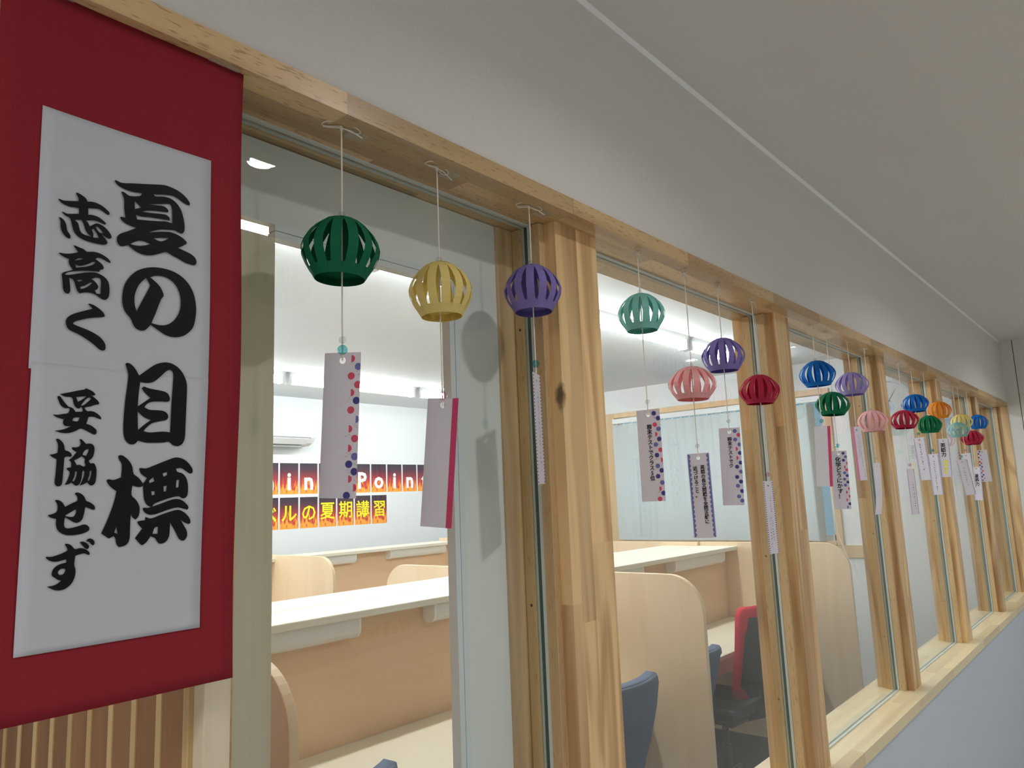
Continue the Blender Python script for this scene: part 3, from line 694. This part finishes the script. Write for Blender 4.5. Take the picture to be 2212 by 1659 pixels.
def bar(mb, x0, x1, z0, z1, dy=-.0003, curl=0, n=1):
    for k in range(n):
        a = z0 + (z1 - z0) * k / n; b = z0 + (z1 - z0) * (k + 1) / n
        ca = curl * (max(0, -.010 - a) / TH) ** 2; cb = curl * (max(0, -.010 - b) / TH) ** 2
        mb.add([(x0, dy + ca, a), (x1, dy + ca, a), (x1, dy + cb, b), (x0, dy + cb, b), (x0, dy + .0002 + ca, a), (x1, dy + .0002 + ca, a), (x1, dy + .0002 + cb, b), (x0, dy + .0002 + cb, b)],
               [(0, 1, 2, 3), (7, 6, 5, 4), (0, 4, 5, 1), (2, 6, 7, 3), (1, 5, 6, 2), (0, 3, 7, 4)])
def print_dots(rnd, flip=1):
    mb = MB(); z = .002; k = 0
    while z > -.166:
        sel = rnd.random(); mb.cur = 0 if sel < .38 else (1 if sel < .68 else 2)
        x = (.0125 if k % 2 == 0 else .0205) * flip + rnd.uniform(-.001, .001)
        cut = None if mb.cur < 2 else rnd.choice(['R', 'R', None])
        if rnd.random() < .15 and mb.cur == 1: cut = 'R'
        disc(mb, x, z, .0046, cut)
        if rnd.random() < .5:
            mb.cur = 5
            for q in range(7): disc(mb, min(.0235, max(-.0235, x + rnd.uniform(-.004, .004))), z - .008 + rnd.uniform(-.003, .003), .0004, None, 5)
        z -= rnd.uniform(.0085, .0125); k += 1
    return mb
def print_scallop(rnd, both=True):
    mb = MB(); mb.cur = 1
    for side in (-1, 1):
        z = .004
        while z > -.166:
            disc(mb, side * .0228, z, .0052, 'L' if side > 0 else 'R', 12); z -= .0098
    mb.cur = 0
    for side in (-1, 1): bar(mb, side * .0240 - .0003 * (side > 0), side * .0240 + .0003 * (side < 0), -.168, .009)
    return mb
def print_edge(mat_i, side, w=.009, curl=0):
    mb = MB(); mb.cur = mat_i
    x0, x1 = (TW / 2 - w, TW / 2) if side > 0 else (-TW / 2, -TW / 2 + w)
    bar(mb, x0, x1, .010 - TH, .010, curl=curl, n=10 if curl else 1)
    return mb
def print_ticks(rnd, mi=0):
    mb = MB(); mb.cur = mi
    for side in (-1, 1):
        z = .006
        while z > -.165:
            bar(mb, *(sorted((side * .0235, side * .0195))), z - .0022, z); z -= .0055
    return mb
def scribble(mb, rnd, x, z0, z1, size, curl=0, heavy=1.0):
    """handwritten marks too small to read"""
    mb.cur = 8; z = z0
    c = lambda pz: curl * (max(0, -.010 - pz) / TH) ** 2
    while z > z1:
        for q in range(rnd.randint(2, 4)):
            a = (x + rnd.uniform(-.5, .5) * size, z - rnd.uniform(0, .9) * size); b = (x + rnd.uniform(-.5, .5) * size, z - rnd.uniform(0, .9) * size)
            d = Vector((b[0] - a[0], b[1] - a[1])); 
            if d.length < 1e-5: continue
            nrm = Vector((-d.y, d.x)).normalized() * .00045 * heavy
            mb.add([(a[0] + nrm.x, -.0004 + c(a[1]), a[1] + nrm.y), (a[0] - nrm.x, -.0004 + c(a[1]), a[1] - nrm.y), (b[0] - nrm.x, -.0004 + c(b[1]), b[1] - nrm.y), (b[0] + nrm.x, -.0004 + c(b[1]), b[1] + nrm.y)], [(0, 1, 2, 3)])
        z -= size * 1.15

def wind_chime(i, X, ztop, colour, zbead, label, yaw, roll, beads, pattern, texts=(), curl=0, spin=0, tilt=(0, 0), notes=(), dh=(.1, .078)):
    rnd = random.Random(100 + i)
    t = thing('paper_wind_chime', label, 'wind chime', (X, .03, ZH0 - .001), 0, 'paper lantern wind chimes hung from the header')
    lz = ztop - (ZH0 - .001)
    hz = zbead - (ZH0 - .001) - .026          # tag hole
    MB().tube([(0, 0, -.003), (.0004, 0, lz * .5), (0, 0, lz), (0, .0003, (lz + hz) / 2), (0, 0, hz)], .0011, 6).build('cord', 'cord_white', t)
    link('bow', BOW, t, (0, 0, 0), (0, 0, rnd.uniform(-.5, .5)))
    lm = M('lantern_' + colour)
    rot = Matrix.Rotation(tilt[0], 3, 'X') @ Matrix.Rotation(tilt[1], 3, 'Y')
    for k in range(NS):
        a = 2 * PI * k / NS + spin
        o = link('strip', STRIP, t, (0, 0, lz + .0002 * (k % 3)), (rot @ Matrix.Rotation(a, 3, 'Z')).to_euler())
        o.scale = (dh[0] / .1, rnd.uniform(.94, 1.06), dh[1] / .078)
        o.material_slots[0].link = 'OBJECT'; o.material_slots[0].material = lm
    o = link('bottom_ring', RING, t, (0, 0, lz), rot.to_euler()); o.scale = (dh[0] / .1, dh[0] / .1, dh[1] / .078); o.material_slots[0].link = 'OBJECT'; o.material_slots[0].material = lm
    b = link('bead', BEAD_S, t, (0, 0, lz + .004))
    z = zbead - (ZH0 - .001)
    for k, (col, big) in enumerate(beads):
        b = link('bead', BEAD_L if big else BEAD_S, t, (0, 0, z - k * .0125))
        b.material_slots[0].link = 'OBJECT'; b.material_slots[0].material = M('bead_' + col)
    me = tag_mesh(curl).mesh('paper_tag', 'tag_paper')
    face = -math.atan2(X, .75)
    tg = link('paper_tag', me, t, (0, 0, hz), (0, math.radians(roll), face + math.radians(yaw)))
    pm = dict(dots=lambda: print_dots(rnd), scallop=lambda: print_scallop(rnd), magenta=lambda: print_edge(3, 1), pink_left=lambda: print_edge(4, -1, .011, curl),
              ticks=lambda: print_ticks(rnd), ticks_grey=lambda: print_ticks(rnd, 5), thin=lambda: print_ticks(rnd, 0), dots_left=lambda: print_dots(rnd, -1), none=lambda: MB())[pattern]()
    pm.build('printing', PRINT_MATS, tg, fix=False)
    for (body, size, x, z) in texts:
        me = text_mesh('lettering', '\n'.join(body), size, 'pen_ink', size * .022, line=.98)
        link('lettering', me, tg, (x, -.0006, z))
    if notes:
        mb = MB()
        for (x, z0, z1, size, heavy) in notes: scribble(mb, rnd, x, z0, z1, size, curl, heavy)
        mb.build('handwriting', PRINT_MATS, tg, fix=False)
    return t, tg
CL, AQ, PK = ('clear', 0), ('aqua', 1), ('pink', 1)
CH = [
 (.561, .363, 'green', .204, 'dark green paper lantern chime next to the red banner, dotted tag', -24, 2.6, (CL, AQ), 'dots', (), 0, ()),
 (.732, .342, 'yellow', .160, 'pale yellow paper lantern chime with a magenta-edged tag, before the first pane', -26, 5.2, (CL, PK), 'magenta', (), 0, ()),
 (.946, .384, 'purple', .217, 'purple paper lantern chime before the widest post, tag turned edge-on', 76, -1.6, (AQ,), 'ticks', (), 0, ((.002, -.02, -.15, .006, .7),)),
 (1.295, .400, 'mint', .180, 'mint green paper lantern chime, highest before the second pane, dotted tag', -20, 0, (CL, ), 'dots', (('期末テストでクラス5位', .0102, .001, -.020),), 0, ()),
 (1.495, .272, 'pink', .098, 'salmon pink paper lantern chime with a scallop-edged tag, before the second pane', -18, -.8, (CL,), 'scallop', (('英語の長文問題を全問正解に', .0098, .0075, -.016), ('近づけること。', .0098, -.0085, -.018)), 0, ()),
 (1.662, .359, 'purple', .161, 'purple paper lantern chime above the salmon pink one, dotted tag', -8, 1.2, (CL,), 'dots', (('期末テストでク', .0105, 0, -.012),), 0, ()),
 (1.864, .291, 'crimson', .036, 'crimson paper lantern chime before the second post, beside the salmon pink one', 62, -.5, (PK,), 'ticks', (), 0, ((.004, -.03, -.14, .006, .8), (-.006, -.08, -.15, .006, .9))),
 (2.315, .380, 'blue', .196, 'blue paper lantern chime before the third pane, tag with a magenta edge', -22, 3.2, (AQ,), 'magenta', (), 0, ()),
 (2.441, .294, 'deep_green', .125, 'green paper lantern chime below the blue one before the third pane', 0, 1, (AQ,), 'dots', (('化学どうにかす！', .0165, -.003, -.010),), 0, ()),
 (2.657, .379, 'lavender', .211, 'lavender paper lantern chime before the third pane, tag with a pink edge', 54, -1.8, (CL,), 'pink_left', (), 0, ((.010, -.02, -.12, .004, .6), (.002, -.015, -.09, .004, .5), (.016, -.13, -.16, .003, .5))),
 (2.853, .263, 'light_pink', .092, 'light pink paper lantern chime before the third post, with a plain narrow tag', 66, -1.5, (CL,), 'none', (), .020, ()),
 (3.316, .292, 'crimson', .073, 'crimson paper lantern chime below the blue one before the fourth pane', 56, 0, (PK,), 'ticks', (), 0, ((.006, -.05, -.15, .008, 1.2),)),
 (3.525, .374, 'blue', .206, 'blue paper lantern chime above the crimson one before the fourth pane', -28, -3, (AQ,), 'thin', (), 0, ((0, -.016, -.125, .009, 1.5),)),
 (3.752, .297, 'deep_green', .141, 'green paper lantern chime below the orange one', -32, -.6, (AQ,), 'ticks', (), 0, ((0, -.02, -.15, .008, 1.3),)),
 (3.995, .378, 'orange', .218, 'orange paper lantern chime before the fourth post', -14, .8, (CL,), 'thin', (('英語力', .022, -.003, -.012),), 0, ()),
 (4.508, .348, 'pale_yellow', .159, 'yellow paper lantern chime partly behind the pale aqua one', -22, -2, (PK,), 'ticks_grey', (), 0, ((0, -.02, -.10, .009, 1.5),)),
 (4.385, .298, 'aqua', .125, 'pale aqua paper lantern chime in front of the far yellow one', -8, -6.5, (AQ,), 'ticks_grey', (), 0, ((0, -.03, -.12, .010, 1.0),)),
 (4.748, .272, 'crimson', .091, 'crimson paper lantern chime below the farthest blue one', -30, 2, (CL,), 'ticks', (('基礎力', .022, 0, -.030),), 0, ()),
 (5.005, .375, 'blue', .188, 'blue paper lantern chime farthest from the red banner', 0, -1.8, (CL,), 'dots_left', (), 0, ()),
]
DH = [(.098, .081), (.091, .081), (.095, .081), (.094, .077), (.104, .073), (.101, .079), (.101, .075), (.105, .078), (.103, .073), (.107, .077), (.104, .076), (.108, .073), (.106, .075), (.102, .078), (.105, .079), (.106, .075), (.107, .074), (.110, .076), (.103, .081)]
for i, (X, zt, c, zb, lb, yaw, roll, bd, pat, tx, curl, nt) in enumerate(CH):
    r = random.Random(i * 3 + 1)
    t, tg = wind_chime(i, X, zt, c, zb, lb, yaw, roll, bd, pat, tx, curl, r.uniform(0, 6), (r.uniform(-.03, .03), r.uniform(-.06, .06)), nt, DH[i])
    if i == 14:
        mb = MB(); mb.cur = 7
        for k in range(4): bar(mb, -.004 - k * .001, .009 - k * .002, -.105 - k * .016, -.092 - k * .016)
        mb.build('drawing', PRINT_MATS, tg, fix=False)
for X, yy, lb in ((.59, .038, 'first clear tape patch on the soffit beside the dark green chime'), (.765, .038, 'clear tape patch on the soffit beside the pale yellow chime'), (.99, .034, 'clear tape patch on the soffit by the widest post')):
    tp = B(X - .014, X + .014, yy - .012, yy + .012, ZH0 - .0011, ZH0 - .0003).build('tape_patch', 'clear_tape'); tag(tp, lb, 'tape')

# ================================================================== STUDY ROOM FURNITURE
UL = 1.90
def divider_profile(y0, y1, z0, z1, r):
    pts = [(y1, z0), (y1, z1), (y0 + r, z1)]
    pts += [(y0 + r - r * math.sin(a), z1 - r + r * math.cos(a)) for a in [PI / 2 * k / 10 for k in range(1, 11)]]
    pts.append((y0, z0))
    return pts
def carrel(x, y, rot, label, last):
    """double study desk: origin at floor, seam line of the back; user sits on the -Y side"""
    t = thing('study_desk', label, 'desk', (x, y, ZF), rot, 'study carrel desks')
    z = lambda q: q + H
    B(.025, UL, -.66, -.18, z(-.835), z(-.81)).build('desktop', 'desk_ivory', t, bevel=.004)
    B(.025, UL, -.18, -.155, .42, z(-.385)).build('back_panel', 'beech_panel', t)
    B(.0, UL, -.265, 0, z(-.385), z(-.36)).build('shelf', 'shelf_ivory', t, bevel=.003)
    B(.025, UL, -.60, -.575, z(-.93), z(-.835)).build('apron', 'beech_panel', t)
    for k in ((0,) if not last else (0, UL)):
        MB().prism(divider_profile(-.96, 0, 0, z(-.335), .15), 'X', k, k + .025).build('divider', 'beech', t, bevel=.002)
    for x0 in (.10, 1.10):
        zz = z(-.385)
        pts = [(-.245, zz), (-.175, zz), (-.175, zz - .042)] + [(-.21 + .035 * math.cos(a), zz - .042 - .030 * math.sin(a)) for a in [PI * k / 8 for k in range(1, 8)]] + [(-.245, zz - .042)]
        l = MB().prism(pts, 'X', x0 + .012, x0 + .638).build('shelf_light', 'lamp_plastic', t)
        for xa in (x0, x0 + .638):
            MB().prism([(p + (.0015 if p > -.21 else -.0015), q - .0008 if q < zz else q) for p, q in pts], 'X', xa, xa + .012).build('end_cap', 'lamp_cap', l)
    return t
YS = 1.70
carrel(.95, YS, 0, 'beech study desk seen through the first pane, below the ivory shelf', False)
carrel(2.85, YS, 0, 'beech study desk with rounded dividers seen through the second pane', True)
carrel(2.85, YS + .007, PI, 'beech study desk backing onto the first near desk', False)
carrel(4.75, YS + .007, PI, 'beech study desk backing onto the second near desk', False)
carrel(1.2, 4.5, 0, 'far beech study desk below the air conditioner', False)
carrel(3.1, 4.5, 0, 'far beech study desk below the flame letter cards', True)
for k, (x, y, lb) in enumerate(((5.02, 1.83, 'small wooden block on the desk shelf end by the blinds'), (4.95, 1.66, 'second small wooden block on the desk shelf, nearer the glazing'))):
    pass

def chair(x, y, rot, label, hb=.86, red=False):
    t = thing('office_chair', label, 'chair', (x, y, ZF), rot)
    f = 'chair_red' if red else 'chair_blue'
    # seat faces +Y, backrest on the -Y side
    def sheet(name, prof, mat, thick, parent, ny, inset=0, curve=.05, lean=.10, dy=0):
        vs = []; nx = 12; n = nx + 1
        for side in (0, 1):
            for (zz, hw) in prof:
                s = (zz - prof[0][0]) / (prof[-1][0] - prof[0][0])
                for i in range(n):
                    u = -1 + 2 * i / nx; xx = u * (hw - inset)
                    yy = ny - lean * s - .03 * math.sin(PI * s) + curve * (u * u) + side * thick + dy
                    vs.append((xx, yy, zz))
        fs = []; m = len(prof); o = n * m
        for j in range(m - 1):
            for i in range(nx):
                a = j * n + i; fs += [(a, a + 1, a + n + 1, a + n), (a + o, a + o + n, a + o + n + 1, a + o + 1)]
            a = j * n; fs.append((a, a + n, a + n + o, a + o)); a = j * n + nx; fs.append((a, a + o, a + n + o, a + n))
        for i in range(nx):
            fs.append((i, i + o, i + 1 + o, i + 1)); a = (m - 1) * n + i; fs.append((a, a + 1, a + 1 + o, a + o))
        ob = MB().add(vs, fs).build(name, mat, parent, smooth=True)
        md = ob.modifiers.new('b', 'BEVEL'); md.width = min(.012, thick * .45); md.segments = 3; md.limit_method = 'ANGLE'; md.angle_limit = 1.0
        return ob
    if not red:
        prof = [(.50, .215), (.56, .195), (.62, .185), (.70, .188), (.78, .203), (hb - .03, .218), (hb - .008, .213), (hb, .198)]
        sheet('backrest', prof, f, .045, t, -.20)
        sheet('backrest_shell', [(zz - .004, hw - .012) for zz, hw in prof], 'chair_blue', .012, t, -.212)
    else:
        prof = [(.52, .13), (.58, .17), (.66, .20), (.76, .218), (.86, .222), (hb - .04, .215), (hb - .01, .195), (hb, .165)]
        sheet('backrest_frame', prof, 'chair_red', .030, t, -.20)
        sheet('backrest_mesh', [(zz, max(.05, hw - .022)) for zz, hw in prof[:-2]] + [(hb - .085, .19)], 'chair_mesh', .040, t, -.205)
    MB().prism([(-.22, -.19), (-.235, 0), (-.22, .20), (-.15, .24), (.15, .24), (.22, .20), (.235, 0), (.22, -.19)], 'Z', .43, .49).build('seat', f if not red else 'chair_dark', t, bevel=.018)
    MB().prism([(-.18, -.15), (.18, -.15), (.16, .18), (-.16, .18)], 'Z', .40, .43).build('seat_pan', 'chair_dark', t, bevel=.006)
    MB().tube([(0, -.12, .41), (0, -.21, .44), (0, -.235, .52), (0, -.235, .62)], [.022, .022, .02, .016], 8).build('back_bar', 'chair_dark', t, smooth=True)
    MB().lathe([(.024, .09), (.024, .26), (.016, .262), (.016, .40), (.0001, .40)], 14).build('gas_column', 'chair_dark', t, smooth=True)
    for k in range(5):
        a = 2 * PI * k / 5 + .3; c, s = math.cos(a), math.sin(a)
        MB().tube([(0, 0, .095), (c * .14, s * .14, .088), (c * .29, s * .29, .070)], [.024, .020, .013], 8).build('leg', 'chair_dark', t, smooth=True)
        MB().lathe([(.0001, -.011), (.027, -.011), (.027, .011), (.0001, .011)], 14, (c * .29, s * .29, .0295), 'Y').build('caster', 'chair_dark', t)
    return t
chair(1.20, 1.19, .08, 'slate blue office chair below the yellow chime tag, only its back top showing', .84)
chair(2.31, 1.03, -.10, 'slate blue office chair seen through the second pane, before the rounded divider', .89)
chair(3.22, 1.22, -.15, 'dark blue office chair behind the rounded divider', .82)
chair(3.74, 1.12, -.08, 'red framed office chair with dark mesh back behind the second post', .97, True)

# ---- vertical blind
bl = thing('vertical_blind', 'white vertical slat blind over the study room window', 'blind', (XW - .055, 0, 0))
B(-.02, .02, 1.20, WY1 - .11, WZ1 - .105, WZ1 - .06).build('headrail', 'fixture_white', bl, bevel=.003)
SLAT = B(-.0006, .0006, -.046, .046, WZ0 + .035, WZ1 - .115).mesh('slat', 'blind_white')
CLIP = B(-.004, .004, -.006, .006, WZ1 - .118, WZ1 - .103).mesh('clip', 'seal')
yy = WY1 - .15
while yy > 1.31:
    link('slat', SLAT, bl, (0, yy, 0), (0, 0, .20)); link('clip', CLIP, bl, (-.004, yy, 0))
    yy -= .083
for k in range(5):
    link('slat', SLAT, bl, (-.002 - .006 * k, 1.29 - .004 * k, 0), (0, 0, 1.25))
MB().tube([(-.03, 1.19, WZ1 - .11), (-.03, 1.185, .1), (-.03, 1.16, -.35), (-.03, 1.08, -.62)], .003, 6).build('pull_cord', 'cord_white', bl)

# ---- air conditioner
ac = thing('air_conditioner', 'white wall air conditioner above the flame letter cards', 'air conditioner', (3.10, YB, 0))
pts = [(0, .53), (0, .825), (-.19, .825), (-.215, .80), (-.222, .66), (-.205, .60), (-.16, .555), (-.10, .535)]
MB().prism(pts, 'X', 0, .80).build('body', 'ac_white', ac, bevel=.012)
B(.06, .74, -.212, -.196, .598, .604).build('panel_seam', 'ac_dark', ac)
MB().prism([(-.205, .588), (-.150, .543), (-.147, .549), (-.200, .593)], 'X', .07, .73).build('louver', 'ac_white', ac)
B(.10, .70, -.13, -.07, .520, .536).build('outlet', 'ac_dark', ac)

# ---- flame letter cards on the back wall
CARD = B(-.0925, .0925, -.0012, 0, 0, .272).mesh('card', 'flame_print')
def card(x, z0, ch, mat, size, label, off, grp):
    t = tag(link('letter_card', CARD, None, (x, YB, z0)), label, 'poster', grp)
    rim = MB()
    rim.box(-.0955, .0955, -.0008, 0, -.003, .275); rim.build('border', 'card_white', t)
    if ch.strip():
        me = text_mesh('lettering', ch, size, mat, off, thick=.0003)
        w = [v.co.z for v in me.vertices]; x_ = [v.co.x for v in me.vertices]
        me.transform(Matrix.Translation((-(min(x_) + max(x_)) / 2, 0, -min(w))))
        zz = .035 if ch not in 'g' else .0
        if mat == 'card_yellow': zz = .068
        link('lettering', me, t, (0, -.0018, zz))
    return t
row1 = ['n', 'i', 'n', 'g', ' ', 'P', 'o', 'i', 'n', 't']
names1 = ['flame card with white letter n by the wood jamb', 'flame card with white letter i between two n cards', 'flame card with white letter n before the g card', 'flame card with white letter g behind the dark green chime tag',
          'flame card without a letter behind the dark green chime tag', 'flame card with white capital P', 'flame card with white letter o', 'flame card with white letter i between the o and n cards', 'flame card with white letter n before the t card', 'flame card with white letter t']
for k, ch in enumerate(row1):
    card(3.560 + .2005 * k, .118, ch, 'card_white', .215, names1[k], .0065, 'flame cards of the upper row')
row2 = 'ベルの夏期講習'
for k, ch in enumerate(row2):
    card(3.562 + .2005 * k, -.182, ch, 'card_yellow', .165, 'flame card with yellow %s character of the lower row' % ['first', 'second', 'third', 'fourth', 'fifth', 'sixth', 'last'][k], .0022, 'flame cards of the lower row')

# ---- wall clock on the right room wall
ck = thing('wall_clock', 'round white wall clock behind the fourth pane', 'clock', (XW, .73, .588))
MB().lathe([(.0001, 0), (.172, 0), (.178, -.012), (.176, -.034), (.162, -.036), (.158, -.026), (.158, -.024)], 48, (0, 0, 0), 'X').build('rim', 'clock_rim', ck, smooth=False)
MB().lathe([(.0001, -.022), (.160, -.022), (.160, -.020), (.0001, -.020)], 48, (0, 0, 0), 'X').build('face', 'clock_face', ck)
for h in range(1, 13):
    a = PI / 6 * h
    me = text_mesh('numeral', str(h), .036, 'clock_ink', .0006)
    zs = [v.co.z for v in me.vertices]; xs = [v.co.x for v in me.vertices]
    me.transform(Matrix.Translation((-(min(xs) + max(xs)) / 2, 0, -(min(zs) + max(zs)) / 2)))
    link('numeral', me, ck, (-.0235, -math.sin(a) * .128, math.cos(a) * .128), (0, 0, -PI / 2))
for nm, a, l, w in (('hour_hand', 1.95 * PI, .075, .0045), ('minute_hand', .17 * PI, .115, .003)):
    d = Vector((0, -math.sin(a), math.cos(a))); n_ = Vector((0, d.z, -d.y))
    q = [d * -.02 + n_ * w, d * l + n_ * w * .5, d * l - n_ * w * .5, d * -.02 - n_ * w]
    MB().add([(-.0255, p.y, p.z) for p in q] + [(-.0245, p.y, p.z) for p in q], [(0, 1, 2, 3), (7, 6, 5, 4), (0, 4, 5, 1), (1, 5, 6, 2), (2, 6, 7, 3), (3, 7, 4, 0)]).build(nm, 'clock_ink', ck)

# ---- lettering on the opposite lobby wall (seen only as a reflection in the panes)
sg = thing('wall_lettering', "red words We'll help you on the opposite lobby wall, mirrored in the first pane", 'sign', (2.30, YO, -.60))
me = text_mesh('lettering', "We'll help you", .085, 'sign_red', .0015, thick=.002)
link('lettering', me, sg, (0, .004, .06), (0, 0, PI))

# ------------------------------------------------------------------ lift everything to a floor at z = 0
for o in list(SC.objects):
    if o.parent is None and o.type != 'CAMERA':
        o.location.z += H
